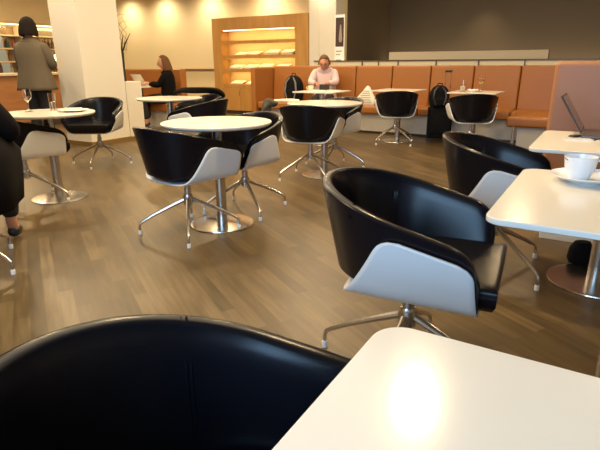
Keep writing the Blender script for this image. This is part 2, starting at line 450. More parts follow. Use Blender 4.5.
def rounded_slab(hx, hy, r, z0, z1, e=.003):
    def ring(ins, z):
        out = []
        for cx, cy, a0 in ((hx-r, hy-r, 0), (-hx+r, hy-r, 90), (-hx+r, -hy+r, 180), (hx-r, -hy+r, 270)):
            for k in range(9):
                t = math.radians(a0+90*k/8); out.append((cx+(r-ins)*math.cos(t), cy+(r-ins)*math.sin(t), z))
        return out
    rows = [ring(e, z0), ring(0, z0+e), ring(0, z1-e), ring(e*.3, z1-e*.3), ring(e, z1)]
    mb = MB().grid(rows, closed_u=True); n = 36
    mb.f.append(tuple(range(n-1, -1, -1))); mb.m.append(0); mb.f.append(tuple(4*n+k for k in range(n))); mb.m.append(0)
    return mb
def square_table(h, rc):
    r = thing('square_table', '', 'table', (0, 0, 0))
    rounded_slab(h, h, rc, TZ-.018, TZ).build('tabletop', M['laminate'], r, sharp=50)
    MB().box(-.16, .16, -.16, .16, TZ-.026, TZ-.0185).build('mounting_plate', M['under'], r)
    MB().lathe([(.038, .012), (.038, TZ-.026)], 28).build('pole', M['steel'], r)
    MB().lathe([(.0, 0), (.232, 0), (.235, .003), (.233, .008), (.20, .012), (.045, .016), (.0, .016)], 56).build('base_plate', M['steel_plate'], r)
    return r
st = square_table(.375, .05)
SQ = [(W(.125, .30), 'nearest square table with rounded corners, empty, lamp reflected in it'),
      (W(.14, 1.70), 'square table on the right carrying the white coffee cup'),
      (W(.085, 2.95), 'square table on the right carrying the laptop, in front of the brown partition')]
for i, (p, lab) in enumerate(SQ):
    if i == 0: st.location = p; st.rotation_euler = (0, 0, G); st['label'] = lab; st['group'] = 'square tables with rounded corners'
    else: copy_tree(st, p, G, lab, 'square tables with rounded corners')
s2 = square_table(.315, .02)
S2 = [((.33, 7.42, 0), 'small square table the man in the pink shirt sits at'),
      ((1.48, 7.62, 0), 'small empty square table left of the suitcase'),
      ((2.40, 7.0, 0), 'small square table with the drinks, right of the suitcase'),
      (W(-7.35, 6.62), 'small table with the silver laptop in front of the seated woman')]
for i, (p, lab) in enumerate(S2):
    if i == 0: s2.location = p; s2.rotation_euler = (0, 0, G); s2['label'] = lab; s2['group'] = 'small square tables by the benches'
    else: copy_tree(s2, p, G, lab, 'small square tables by the benches')

# ================================================================ BENCHES
def banquette(name, label, a0, a1, b0, seams, ztop=1.08, depth=.56, posts=()):
    r = thing(name, label, 'bench', W(0, 0), G)
    MB().box(a0+.02, a1, b0+.10, b0+depth+.1, .04, .33).build('plinth', M['base_grey'], r)
    MB().box(a0+.04, a1, b0+.13, b0+depth+.1, .0, .04).build('toe_kick', M['dark_metal'], r)
    s = [a0]+list(seams)+[a1]
    for i in range(len(s)-1):
        # cushion and leaning back panel of each section
        MB().box(s[i]+.003, s[i+1]-.003, b0, b0+depth-.02, .33, .455, .03, 3).build('seat', M['tan'], r)
        c = MB(); x0, x1 = s[i]+.004, s[i+1]-.004
        bt = .06
        c.box(x0, x1, b0+depth-.04, b0+depth+.12, .34, ztop, .028, 3)
        for k, v in enumerate(c.v):
            c.v[k] = (v[0], v[1]+bt*(v[2]-.34)/(ztop-.34), v[2])
        c.build('backrest', M['tan'], r)
    MB().box(a0+.002, a1, b0+depth+.13+.06*.0, b0+depth+.20, .05, ztop-.02).build('back_panel', M['seam'], r)
    return r
bq = banquette('banquette', 'long cognac leather bench along the back, behind the man and the suitcase', -5.595, -.42, 7.79, (-4.55, -3.86, -3.19, -2.53, -1.85, -1.17))
MB().box(-5.70, -5.60, 7.74, 8.50, .05, 1.06, .03, 3).build('end_panel', M['tan'], bq)
# short return seat in front of the right end of the long bench
r = thing('end_bench', 'short cognac seat jutting out at the right end of the long bench', 'bench', W(0, 0), G)
MB().box(-1.09, -.42, 7.0, 7.76, .33, .465, .035, 3).build('seat', M['tan'], r)
MB().box(-.95, -.45, 7.08, 7.74, .04, .328).build('plinth', M['base_grey'], r)
MB().tube([W(0, 0)*0+Vector((-.99, 7.04, 0)), Vector((-.99, 7.04, .335))], .018, 12).build('leg', M['steel'], r)
MB().box(-.40, -.24, 6.98, 7.76, .05, 1.08, .03, 3).build('backrest', M['tan'], r)
# corner booth of the seated woman
r = thing('rear_bench', 'brown leather bench behind the woman with the laptop', 'bench', W(0, 0), G)
MB().box(-9.2, -6.90, 7.20, 7.36, .30, 1.04, .025, 3).build('backrest', M['tan'], r)
MB().box(-9.2, -6.60, 6.72, 7.19, .30, .45, .03, 3).build('seat', M['tan'], r)
MB().box(-9.2, -6.66, 6.80, 7.19, 0, .298).build('plinth', M['base_grey'], r)
# brown partition on the right
r = thing('booth_partition', 'brown leather partition behind the laptop table on the right', 'partition', W(0, 0), G)
MB().box(-.31, 3.4, 3.57, 3.70, .095, 1.14, .03, 3).build('panel', M['pinktan'], r)
MB().box(-.26, 3.4, 3.575, 3.695, .0, .094, .004).build('plinth', M['glide'], r)

# ================================================================ LOW WALL AND LEDGE BEHIND THE BENCH
struct('wall_low_back', GB(-4.85, 3.0, 8.62, 8.74, 0, 1.155), M['strip'], rotz=G)
tr = MB().box(-4.85, 3.0, 8.60, 8.76, 1.155, 1.172)
struct('trim_2', tr, M['dark_metal'], rotz=G)
for a in (-3.86, -3.55, -3.19, -2.53, -1.85, -1.17):
    struct('trim_post', GB(a-.008, a+.008, 8.602, 8.618, .9, 1.154), M['dark_metal'], rotz=G)
tag(GB(-3.36, -.86, 8.61, 8.75, 1.1725, 1.30, .004).build('display_ledge', M['ledge'], rotz=G), 'long pale box ledge standing on the low wall behind the bench', 'ledge')
# hidden strip lamp washing the dark wall from below
area(W(-1.5, 8.95, 1.05), 6.0, 34, WARM, (V[0], V[1], .22), .06)
area(W(-1.5, 12.2, .9), 7.0, 30, WARM, (V[0]*.3, V[1]*.3, 1), .1)

# ================================================================ MAGAZINE CABINET
cr = thing('magazine_cabinet', 'honey oak magazine cabinet with lit shelves in the back wall', 'cabinet', W(0, 0), G)
ca0, ca1, cb0, cb1 = -8.04, -5.48, 9.51, 9.84
oa0, oa1 = -7.79, -5.81
MB().box(ca0, oa0, cb0, cb1, 0, 2.10).box(oa1, ca1, cb0, cb1, 0, 2.10).box(oa0, oa1, cb0, cb1, 1.84, 2.10).box(oa0, oa1, cb0+.30, cb1, .60, 1.84).build('carcass', M['oak'], cr, smooth=False)
MB().box(oa0+.001, oa1-.001, cb0+.285, cb0+.299, .67, 1.839).build('back_panel', M['oak_in'], cr)
for z in (1.565, 1.255, .955):
    sh = MB().box(oa0+.001, oa1-.001, cb0+.005, cb0+.284, z+.02, z+.05).box(oa0+.001, oa1-.001, cb0+.005, cb0+.022, z-.018, z+.02).build('shelf', M['oak'], cr, smooth=False)
    MB().box(oa0+.05, oa1-.05, cb0+.03, cb0+.05, z+.008, z+.019).build('shelf_lamp', M['lit_strip'], sh)
MB().box(oa0+.05, oa1-.05, cb0+.03, cb0+.05, 1.826, 1.838).build('top_lamp', M['lit_strip'], cr)
MB().box(oa0+.001, oa1-.001, cb0+.005, cb0+.284, .60, .67).build('shelf', M['oak'], cr, smooth=False)
for k in range(4):
    x0 = oa0+(oa1-oa0)*k/4+.003; x1 = oa0+(oa1-oa0)*(k+1)/4-.003
    d = MB().box(x0, x1, cb0+.004, cb0+.028, .08, .595, .003, 1).build('door', M['oak'], cr, smooth=False)
    MB().box(x1-.03, x1-.02, cb0-.012, cb0+.003, .42, .54).build('handle', M['steel'], d)
MB().box(oa0+.02, oa1-.02, cb0+.04, cb0+.28, 0, .078).build('toe_kick', M['dark_metal'], cr)
for z, p in ((1.83, 9), (1.575, 8), (1.265, 8), (.965, 8)):
    area(W((oa0+oa1)/2, cb0+.11, z-.016), 1.8, p*.55, (1, .74, .36), (V[0]*.5, V[1]*.5, -1), .05)
# newspapers and magazines lying on the shelves
def paper_stack(a, b, z, w, d, h, tilt, m):
    mb = MB()
    for k in range(max(2, int(h/.008))):
        q = random.uniform(-.006, .006)
        mb.box(-w/2+q, w/2+q, -d/2, d/2, k*.008, k*.008+.0072)
    o = mb.build('newspaper_pile', m, smooth=False); o.location = W(a, b, z); o.rotation_euler = (.30, 0, G+tilt); o.location.z += .5*d*math.sin(.30); return o
side = ['far left', 'left of centre', 'centre', 'right of centre', 'far right']
for si, (z, lst) in enumerate(((1.306, [(-7.3, .34, .02), (-6.95, .30, .03), (-6.45, .34, .05), (-6.05, .32, .05)]),
                               (1.006, [(-7.45, .36, .04), (-7.05, .34, .045), (-6.65, .34, .06), (-6.2, .34, .05)]),
                               (.671, [(-7.45, .34, .03), (-7.0, .36, .03)]))):
    for k, (a, w, h) in enumerate(lst):
        o = paper_stack(a, cb0+.15, z, w*.92, .21, h, random.uniform(-.05, .05), M['paper2'])
        nm = ['second shelf', 'third shelf', 'lowest shelf'][si]; n = len(lst)
        pos = ['leftmost', 'second from left', 'third from left', 'rightmost'][k] if n == 4 else ['left', 'right'][k]
        tag(o, f'pile of newspapers on the {nm} of the oak cabinet, the {pos} one', 'newspapers', 'newspapers in the oak cabinet')

# ================================================================ BAR AT THE LEFT
r = thing('bar_counter', 'red-brown wooden bar counter with pale top behind the standing woman', 'counter', W(0, 0), G)
MB().box(-9.9, -9.32, 3.6, 8.1, 0, .94).build('body', M['counter_wood'], r, smooth=False)
MB().box(-9.95, -9.26, 3.55, 8.15, .941, .985, .004).build('worktop', M['cream_shelf'], r)
MB().box(-9.318, -9.305, 3.6, 8.1, .0, .10).build('kickplate', M['dark_metal'], r)
r = thing('back_bar', 'lit bar shelving full of bottles on the left wall', 'shelving', W(0, 0), G)
MB().box(-11.99, -11.96, 4.0, 8.6, .9, 1.95).build('back_panel', M['mirror'], r)
for k, z in enumerate((.90, 1.18, 1.46, 1.74)): MB().box(-11.955, -11.66, 4.0, 8.6, z, z+.03).build('shelf', M['cream_shelf'], r)
MB().box(-11.955, -11.66, 4.0, 8.6, 2.0, 2.05).build('canopy', M['cream_shelf'], r)
MB().box(-11.72, -11.68, 4.05, 8.55, 1.985, 1.999).build('canopy_lamp', M['lit_strip'], r)
for bb in (4.0, 5.6, 7.2, 8.57): MB().box(-11.955, -11.66, bb-.03, bb, .931, 1.99).build('divider', M['cream_shelf'], r)
MB().box(-11.955, -11.5, 4.0, 8.6, 0, .899).build('lower_cabinet', M['counter_wood'], r, smooth=False)
for bb in (4.8, 6.4, 7.9): area(W(-11.6, bb, 1.97), 1.4, 9, (1, .76, .42), (-.35*U[0], -.35*U[1], -1), .08)
bot_cols = [((.02, .05, .02), 'dark green'), ((.18, .07, .02), 'amber'), ((.03, .02, .02), 'black'), ((.45, .42, .36), 'pale'), ((.12, .2, .3), 'blue'), ((.35, .08, .03), 'red')]
bms = [mat('bottle_'+c.replace(' ', '_'), rgb, .12, spec=.7) for rgb, c in bot_cols]
def bottle_mb(h): return MB().lathe([(0, 0), (.034, 0), (.036, .01), (.036, h*.58), (.030, h*.68), (.013, h*.78), (.012, h*.95), (.0145, h*.955), (.0145, h), (0, h)], 12)
for si, z in enumerate((.931, 1.211, 1.491)):
    protos = {}
    bb = 5.72
    while bb < 8.45:
        if abs(bb-7.185) > .09:
            ci = random.randrange(6); h = random.choice((.21, .225, .235))
            key = (ci, h)
            if key in protos: o = protos[key].copy(); COL.objects.link(o)
            else:
                o = bottle_mb(h).build('bottle', bms[ci]); protos[key] = o
                lb = MB().lathe([(.0366, h*.18), (.0366, h*.48)], 12)
            o.location = W(-11.82+random.uniform(-.03, .05), bb, z); 
            tag(o, f'{bot_cols[ci][1]} bottle on the {["lowest","middle","top"][si]} shelf of the lit bar shelving', 'bottle', f'{bot_cols[ci][1]} bottles on the {["lowest","middle","top"][si]} bar shelf')
        bb += random.uniform(.10, .19)
# blue-grey boards standing between the bottles at the far left
for k, (b, z, lab) in enumerate(((6.62, 1.491, 'upper'), (6.66, 1.211, 'middle'), (6.70, .931, 'lower'))):
    tag(GB(-11.68, -11.662, b-.09, b+.09, z, z+.24, .003).build('menu_board', M['blue_board'], rotz=G), f'{lab} of the three blue-grey boards on the bar shelving', 'board', 'boards on the bar shelving')
# table lamp on the bar by the column
r = thing('bar_lamp', 'small bright glowing lamp on the bar counter beside the column', 'lamp', W(-9.5, 6.52, .985))
MB().lathe([(0, 0), (.06, 0), (.06, .012), (.012, .02), (.010, .22), (0, .22)], 20).build('stand', M['brass'], r)
MB().lathe([(.05, .19), (.095, .17), (.062, .33), (.0, .335)], 24).build('lamp_shade', M['lamp_glow'], r)

# ================================================================ BANNER beside the pier
r = thing('roll_up_banner', 'narrow poster banner with a dark picture and grey lines of text beside the cream pier', 'banner', W(-4.50, 8.98), G)
MB().box(-.10, .10, -.006, .006, .06, 1.98).build('sheet', M['glide'], r)
MB().box(-.11, .11, -.04, .04, 0, .06, .008).build('foot', M['steel'], r)
MB().box(-.085, .085, -.009, -.0065, 1.42, 1.93).build('picture', mat('dark_poster_print', (.05, .025, .02), .6, var=(9, .5)), r)
for k, (w, z) in enumerate(((.12, 1.33), (.09, 1.27), (.11, 1.17), (.07, 1.11))): MB().box(-.07, -.07+w, -.009, -.0065, z, z+.02).build('text_line', M['ink'], r)
MB().lathe([(.02, 0), (.035, .05), (.03, .12), (.012, .30), (0, .31)], 12, (.02, -.012, 1.50), sy=.12).build('picture_figure', mat('pale_print', (.35, .25, .2), .6), r)

# ================================================================ VASE WITH TWIGS on the low block
r = thing('vase_of_twigs', 'tall dark vase with thin curly twigs on the low white block by the column', 'vase', W(-6.42, 5.47, .88))
MB().lathe([(0, 0), (.035, 0), (.038, .02), (.032, .2), (.036, .36), (.040, .42), (.036, .425), (0, .40)], 20).build('vase', M['stem_dark'], r)
for k in range(2):
    MB().tube([(0, 0, .38), (.03+.05*k, -.01, .55), (.06+.11*k, -.02, .66+.03*k)], [.014, .011, .004], 7).build('twig', M['stem_dark'], r)
for k in range(5):
    pts = []; a0 = k*1.25
    for i in range(22):
        q = i/21; pts.append((.04+.15*math.sin(q*4+a0)*q+.04*math.sin(a0), .05*math.cos(a0+3*q)*q, .44+.52*q+.09*math.sin(q*7+a0)*q))
    MB().tube(pts, .0028, 5).build('twig', M['twig'], r)

# ================================================================ PEOPLE
def ev_skin(chains, sub=2):
    """chains: list of (verts{name:(pos,r)}, edges, root) -> merged vertex/face lists"""
    vs_all = []; fs_all = []
    for V_, E_, root in chains:
        names = list(V_); me = bpy.data.meshes.new('tmp')
        me.from_pydata([V_[n][0] for n in names], [(names.index(a), names.index(b)) for a, b in E_], [])
        o = bpy.data.objects.new('tmp', me); COL.objects.link(o)
        md = o.modifiers.new('skin', 'SKIN'); md.use_smooth_shade = True; md.branch_smoothing = .6
        if not me.skin_vertices: 
            bm = bmesh.new(); bm.from_mesh(me); bm.verts.layers.skin.verify(); bm.to_mesh(me); bm.free()
        for n, sv in zip(names, me.skin_vertices[0].data):
            rr = V_[n][1]; sv.radius = rr if isinstance(rr, tuple) else (rr, rr); sv.use_root = (n == root)
        s = o.modifiers.new('sub', 'SUBSURF'); s.levels = s.render_levels = sub
        dg = bpy.context.evaluated_depsgraph_get(); dg.update()
        ev = o.evaluated_get(dg); m2 = ev.to_mesh(); n0 = len(vs_all)
        vs_all += [tuple(v.co) for v in m2.vertices]; fs_all += [tuple(i+n0 for i in p.vertices) for p in m2.polygons]
        ev.to_mesh_clear(); bpy.data.objects.remove(o, do_unlink=True); bpy.data.meshes.remove(me)
    return vs_all, fs_all
def skin_obj(name, chains, m, parent, sub=2, extra=None):
    vs, fs = ev_skin(chains, sub); mb = MB().add(vs, fs)
    if extra: mb.add(*extra)
    return mb.build(name, m, parent, sharp=180)
def head_mesh(c, yaw, pitch, s=1.0):
    """a head 0.235 high facing -Y before yaw (about Z) and pitch (nod)"""
    bm = bmesh.new(); bmesh.ops.create_uvsphere(bm, u_segments=40, v_segments=28, radius=1)
    R = Matrix.Rotation(yaw, 3, 'Z') @ Matrix.Rotation(pitch, 3, 'X')
    def g(x, z, cx, cz, w, h): return math.exp(-((x-cx)/w)**2-((z-cz)/h)**2)
    vs = []
    for v in bm.verts:
        x, y, z = v.co
        k = 1-.26*max(0, -z)**1.6                       # taper to the jaw
        X = x*.077*k; Y = y*.098*(1-.16*max(0, -z)**2)+.004; Z = z*.118
        if y < 0:
            fr = min(1, -y*1.5)
            Y -= fr*(.024*g(x, z, 0, -.10, .13, .20)+.010*g(x, z, 0, .06, .10, .22)+.012*g(x, z, 0, -.83, .35, .18)+.006*g(x, z, 0, -.48, .28, .10))
            Y += fr*(.011*g(x, z, .38, .08, .17, .12)+.011*g(x, z, -.38, .08, .17, .12)+.004*g(x, z, 0, -.62, .3, .07))
            Y -= fr*.004*(g(x, z, .38, .25, .25, .07)+g(x, z, -.38, .25, .25, .07))
        ear = math.exp(-((y-.12)/.16)**2-((z+.05)/.22)**2)*(1 if abs(x) > .8 else 0)
        X += math.copysign(.014*ear, x)
        vs.append(Vector(c)+R @ (Vector((X, Y, Z))*s))
    bm.verts.index_update(); fs = [tuple(v.index for v in f.verts) for f in bm.faces]; bm.free()
    return vs, fs, R
def face_bits(c, R, parent, glasses=False, s=1.0):
    C = Vector(c); P = lambda x, y, z: C+R @ (Vector((x, y, z))*s)
    for sg in (-1, 1):
        mb = MB(); p = P(sg*.030, -.083, .010); mb.lathe([(0, -.006), (.006, -.004), (.0085, 0), (.006, .004), (0, .006)], 10, p); mb.build('eye', M['eye'], parent)
        MB().tube([P(sg*.014, -.095, .026), P(sg*.030, -.095, .032), P(sg*.046, -.086, .027)], .0028, 6).build('eyebrow', M['hair_sandy'], parent)
    MB().tube([P(-.022, -.093, -.058), P(0, -.101, -.056), P(.022, -.093, -.058)], [.003, .0048, .003], 8).build('mouth', M['lips'], parent)
    if glasses:
        mb = MB()
        for sg in (-1, 1):
            mb.tube([P(sg*.032+.021*math.cos(2*PI*k/16), -.106, .010+.016*math.sin(2*PI*k/16)) for k in range(17)], .0022, 6)
            mb.tube([P(sg*.053, -.104, .012), P(sg*.078, -.05, .012), P(sg*.082, .02, .006)], .002, 5)
        mb.tube([P(-.011, -.107, .012), P(.011, -.107, .012)], .0022, 6)
        mb.build('glasses', M['black_plastic'], parent)
def hair_shell(c, R, length, m, parent, front=.35, s=1.0, wide=1.12, opening=46):
    """hair: a cap around the skull, open at the face, falling to 'length' below the head centre"""
    C = Vector(c); rows = []; N = 40
    for j in range(15):
        q = j/14; row = []
        for k in range(N+1):
            wd_ = 180-opening*min(1, max(0, (q-front*.85)/(front*.3))); th = math.radians(-wd_+2*wd_*k/N)             # 0 = back (+Y)
            if q < .55:
                e = q/.55*PI/2; rr = math.sin(e); z = .128*math.cos(e)
            else:
                rr = 1+.10*math.sin((q-.55)/.45*PI*.8); z = -(q-.55)/.45*length
            x = math.sin(th)*.083*wide*rr; y = math.cos(th)*.104*rr*1.02+.006
            if False: # sweep the fringe back
                w = min(1, (q-front)/.15); x = x*(1-.0*w); y = y*(1-w)+(.035 if y < .035 else y)*w; y -= .04*w
                x = math.copysign(.088*wide, x)*w+x*(1-w)
            x *= 1+.02*math.sin(k*2.3+j*.4)
            row.append(C+R @ (Vector((x, y, z))*s))
        rows.append(row)
    return MB().grid(rows).build('hair', m, parent, sharp=180, solid=.012*s, subsurf=1)
def hand_chains(w, d, palm_n, side, curl=.5, s=1.0):
    """five fingers rooted in the palm; w wrist, d direction, palm_n palm normal (fingers curl towards it)"""
    w = Vector(w); d = Vector(d).normalized(); n = Vector(palm_n).normalized(); n = (n-d*n.dot(d)).normalized()
    x = d.cross(n).normalized()*side; out = []
    V_ = {'a': (w, .024*s), 'b': (w+d*.045*s, (.034*s, .016*s)), 'c': (w+d*.085*s, (.034*s, .014*s))}
    out.append((V_, [('a', 'b'), ('b', 'c')], 'a'))
    for i, L in enumerate((.068, .076, .070, .055)):
        b = w+d*.075*s+x*(.026-.0175*i)*s; p = [b]; ang = .15
        for f, cc in ((.45, 1), (.30, 1.1), (.25, .8)):
            ang += curl*cc*.7; p.append(p[-1]+(d*math.cos(ang)+n*math.sin(ang))*L*f*s)
        V_ = {str(k): (q, (.0092-.0008*k)*s) for k, q in enumerate(p)}
        out.append((V_, [('0', '1'), ('1', '2'), ('2', '3')], '0'))
    b = w+d*.02*s+x*.022*s; q1 = b+(d*.6+x*.8)*.03*s+n*.008*s; q2 = q1+(d*.85+x*.35+n*.4).normalized()*.032*s; q3 = q2+(d*.9+n*.4).normalized()*.024*s
    V_ = {'0': (b, .012*s), '1': (q1, .0115*s), '2': (q2, .0098*s), '3': (q3, .0085*s)}
    out.append((V_, [('0', '1'), ('1', '2'), ('2', '3')], '0'))
    return out

def person(label, loc, rotz, J, head, hair_m, skin_m, top, legs_m, shoe_m, hair_len, glasses=False, hands=True, hs=1.0, front=.35, coat_hem=None, shade_sleeve=1.0, palm=(0, 0, -1), hem_r=.2):
    """J: joints in the person's own space, facing -Y"""
    r = thing('person', label, 'person', loc, rotz)
    c, yaw, pitch = head
    B = {}
    def jr(n, p, rad): B[n] = (Vector(p), rad)
    E_ = [('pelvis', 'waist'), ('waist', 'chest'), ('chest', 'neck0'), ('neck0', 'neck1')]
    jr('pelvis', J['pelvis'], (.105, .085)); jr('waist', J['waist'], (.12, .09)); jr('chest', J['chest'], (.145, .10))
    jr('neck0', J['neck'], (.062, .056)); jr('neck1', Vector(c)+Vector((0, .02, -.07)), .054)
    for s in 'LR':
        jr('sh'+s, J['sh'+s], .055); jr('el'+s, J['el'+s], .040); jr('wr'+s, J['wr'+s], .026)
        E_ += [('chest', 'sh'+s), ('sh'+s, 'el'+s), ('el'+s, 'wr'+s)]
        jr('hip'+s, J['hip'+s], .070); jr('kn'+s, J['kn'+s], .055); jr('an'+s, J['an'+s], .036)
        E_ += [('pelvis', 'hip'+s), ('hip'+s, 'kn'+s), ('kn'+s, 'an'+s)]
        jr('toe'+s, J['toe'+s], .028); E_ += [('an'+s, 'toe'+s)]
    chains = [(B, E_, 'pelvis')]
    if hands:
        for s, sd in (('L', 1), ('R', -1)):
            d = (Vector(J['wr'+s])-Vector(J['el'+s])).normalized(); dd = Vector(J.get('hd'+s, d))
            chains += hand_chains(J['wr'+s], dd, palm, sd, .55)
    hv, hf, R = head_mesh(c, yaw, pitch, hs)
    skin_obj('body', chains, skin_m, r, 2, (hv, hf))
    face_bits(c, R, r, glasses, hs)
    hair_shell(c, R, hair_len, hair_m, r, front, hs, 1.12 if hair_len > .1 else 1.04, (80 if hair_len > .14 else 46) if hair_len > .1 else 72)
    # upper garment: torso and sleeves
    T = {'pel' : (Vector(J['pelvis'])+Vector((0, 0, -.05)), (.185*shade_sleeve**.5, .135)), 'waist': (J['waist'], (.158, .122)), 'chest': (J['chest'], (.178, .128)), 'col': (Vector(J['chest'])*.35+Vector(J['neck'])*.65, (.125, .09)), 'n': (J['neck'], (.076, .068))}
    if coat_hem: T['pel'] = (Vector(J['waist'])+Vector((0, 0, .02)), (.10, .08)); T['waist'] = (Vector(J['waist'])+Vector((0, 0, .06)), (.12, .09)); T['chest'] = (J['chest'], (.15, .10)); T['col'] = (T['col'][0], (.10, .07))
    ET = [('pel', 'waist'), ('waist', 'chest'), ('chest', 'col'), ('col', 'n')]
    for s in 'LR':
        cf = Vector(J['el'+s])*.12+Vector(J['wr'+s])*.88
        T['s'+s] = (J['sh'+s], .078*shade_sleeve); T['e'+s] = (J['el'+s], .060*shade_sleeve); T['c'+s] = (cf, .042*shade_sleeve)
        ET += [('col', 's'+s), ('s'+s, 'e'+s), ('e'+s, 'c'+s)]
    skin_obj('top', [(T, ET, 'chest')], top, r, 2)
    kq = .72 if coat_hem else 1; L = {'p': (J['pelvis'], (.165*kq, .125*kq))}; EL = []
    for s in 'LR':
        L['h'+s] = (J['hip'+s], .105); L['k'+s] = (J['kn'+s], .074); L['a'+s] = (Vector(J['kn'+s])*.12+Vector(J['an'+s])*.88, .058)
        EL += [('p', 'h'+s), ('h'+s, 'k'+s), ('k'+s, 'a'+s)]
    skin_obj('trousers', [(L, EL, 'p')], legs_m, r, 2)
    for s in 'LR':
        a = Vector(J['an'+s]); t = Vector(J['toe'+s])
        skin_obj('shoe', [({'a': (a+Vector((0, .03, -.03)), .042), 'b': ((a+t)/2+Vector((0, 0, -.008)), .044), 'c': (t, .036)}, [('a', 'b'), ('b', 'c')], 'a')], shoe_m, r, 1)
    if coat_hem:                                # the flared lower part of a coat or cardigan
        z0, z1, fw, fd = coat_hem; pc = Vector(J['waist']); nk = Vector(J['neck']); rows = []
        prof_ = [(nk.z+.035, .062, .055), (nk.z+.0, .095, .068), (nk.z-.045, .165, .092), (nk.z-.10, .192, .112), (nk.z-.20, .195, .125), (nk.z-.32, .187, .125)]
        prof_ += [(nk.z-.32+(z1-nk.z+.32)*q, .187+(fw-.187)*q, .125+(fd-.125)*q) for q in (.3, .6, .85, 1)] if fw < .3 else [(nk.z-.36, .30, .33), (nk.z-.44, fw, fd), (nk.z-.60, fw*.97, fd*.98), (z1, fw*.92, fd*.92)]
        if fw >= .3: prof_[4:6] = [(nk.z-.20, .21, .16), (nk.z-.30, .25, .26)]
        for j, (z, hx, hy) in enumerate(prof_):
            row = []
            for k in range(48):
                t = 2*PI*k/48; w = 1+.035*math.sin(7*t+1)*max(0, (j-4)/5)
                c_ = math.copysign(abs(math.cos(t))**.85, math.cos(t)); s_ = math.copysign(abs(math.sin(t))**.85, math.sin(t))
                row.append((pc.x+c_*hx*w, pc.y*.6+s_*hy*w, z))
            rows.append(row)
        MB().grid(rows, closed_u=True).build('hem', top, r, sharp=180, solid=.008)
    return r

# woman standing at the bar, seen from behind (she faces away: +Y)
st_w = Vector((-3.56, 7.05, 0))
J = dict(pelvis=(0, 0, .88), waist=(0, .01, 1.02), chest=(0, .01, 1.24), neck=(0, .0, 1.385),
  shL=(.165, .0, 1.32), elL=(.22, -.06, 1.08), wrL=(.08, -.27, 1.06), shR=(-.165, 0, 1.32), elR=(-.22, -.06, 1.08), wrR=(-.08, -.27, 1.06),
  hipL=(.085, 0, .82), knL=(.09, -.01, .47), anL=(.09, .02, .09), toeL=(.10, -.12, .045), hipR=(-.085, 0, .82), knR=(-.09, -.01, .47), anR=(-.09, .02, .09), toeR=(-.10, -.12, .045))
person('standing woman with dark bobbed hair in a grey-brown cardigan, seen from behind at the bar', st_w, math.radians(172), J,
       ((0, -.01, 1.535), 0, math.radians(6)), M['hair_dark'], M['skin'], M['cardigan'], M['trousers'], M['black_plastic'], .105, coat_hem=(1.16, .775, .25, .18), shade_sleeve=1.12).scale = (1.05, 1.05, 1.04)

# man in the pink shirt on the bench, looking down at a tablet
J = dict(pelvis=(0, .06, .56), waist=(0, .04, .72), chest=(0, .0, .92), neck=(0, -.03, 1.055),
  shL=(.165, -.01, .985), elL=(.225, -.17, .80), wrL=(.10, -.37, .805), shR=(-.165, -.01, .985), elR=(-.225, -.17, .80), wrR=(-.10, -.37, .805),
  hdL=(-.45, -.8, .05), hdR=(.45, -.8, .05),
  hipL=(.09, -.02, .54), knL=(.12, -.44, .53), anL=(.12, -.42, .10), toeL=(.13, -.55, .045), hipR=(-.09, -.02, .54), knR=(-.12, -.44, .53), anR=(-.12, -.42, .10), toeR=(-.13, -.55, .045))
man_p = Vector((.43, 8.42, 0)); man_rot = math.radians(-8)
man_p = W(-4.33, 8.09)
person('man with glasses and short hair in a pale pink shirt, looking down at his table', man_p, math.radians(-12), J,
       ((0, -.095, 1.125), 0, math.radians(20)), M['hair_sandy'], M['skin_ruddy'], M['pink_shirt'], M['trousers'], M['black_plastic'], .02, glasses=True, front=.30, hs=1.1, coat_hem=(.8, .50, .20, .15), palm=(0, 0, -1), shade_sleeve=1.12)

# woman with the laptop, in profile, facing left
J = dict(pelvis=(0, .04, .55), waist=(0, .04, .70), chest=(0, .02, .89), neck=(0, .0, 1.02),
  shL=(.14, .01, .955), elL=(.18, -.12, .76), wrL=(.11, -.33, .80), shR=(-.14, .01, .955), elR=(-.18, -.12, .76), wrR=(-.11, -.33, .80),
  hipL=(.08, -.02, .53), knL=(.10, -.42, .52), anL=(.10, -.40, .10), toeL=(.10, -.53, .045), hipR=(-.08, -.02, .53), knR=(-.10, -.42, .52), anR=(-.10, -.40, .10), toeR=(-.10, -.53, .045))
person('seated woman with brown hair in a black jacket, in profile at her laptop', W(-6.93, 6.86), G-math.radians(52), J,
       ((0, -.03, 1.15), 0, math.radians(12)), M['hair_brown'], M['skin'], M['coat'], M['trousers'], M['black_plastic'], .15, front=.25, coat_hem=(.8, .50, .19, .15))

# person in black at the left edge, seated with their back to us
J = dict(pelvis=(0, .05, .58), waist=(0, .07, .74), chest=(0, .04, .96), neck=(0, .0, 1.10),
  shL=(.175, .02, 1.02), elL=(.33, -.02, .76), wrL=(.19, -.28, .78), shR=(-.175, .02, .99), elR=(-.33, -.02, .76), wrR=(-.19, -.28, .78),
  hipL=(.09, -.02, .56), knL=(.13, -.44, .53), anL=(.13, -.42, .10), toeL=(.13, -.55, .045), hipR=(-.09, -.02, .56), knR=(-.13, -.44, .53), anR=(-.13, -.42, .10), toeR=(-.13, -.55, .045))
person('person in a long black coat at the left edge, seated with their back to us', (-1.95, 2.76, 0), math.radians(195), J,
       ((0, -.03, 1.25), 0, math.radians(8)), M['hair_dark'], M['skin'], M['coat'], M['trousers'], M['black_plastic'], .05, coat_hem=(.92, .37, .35, .40), shade_sleeve=1.3)

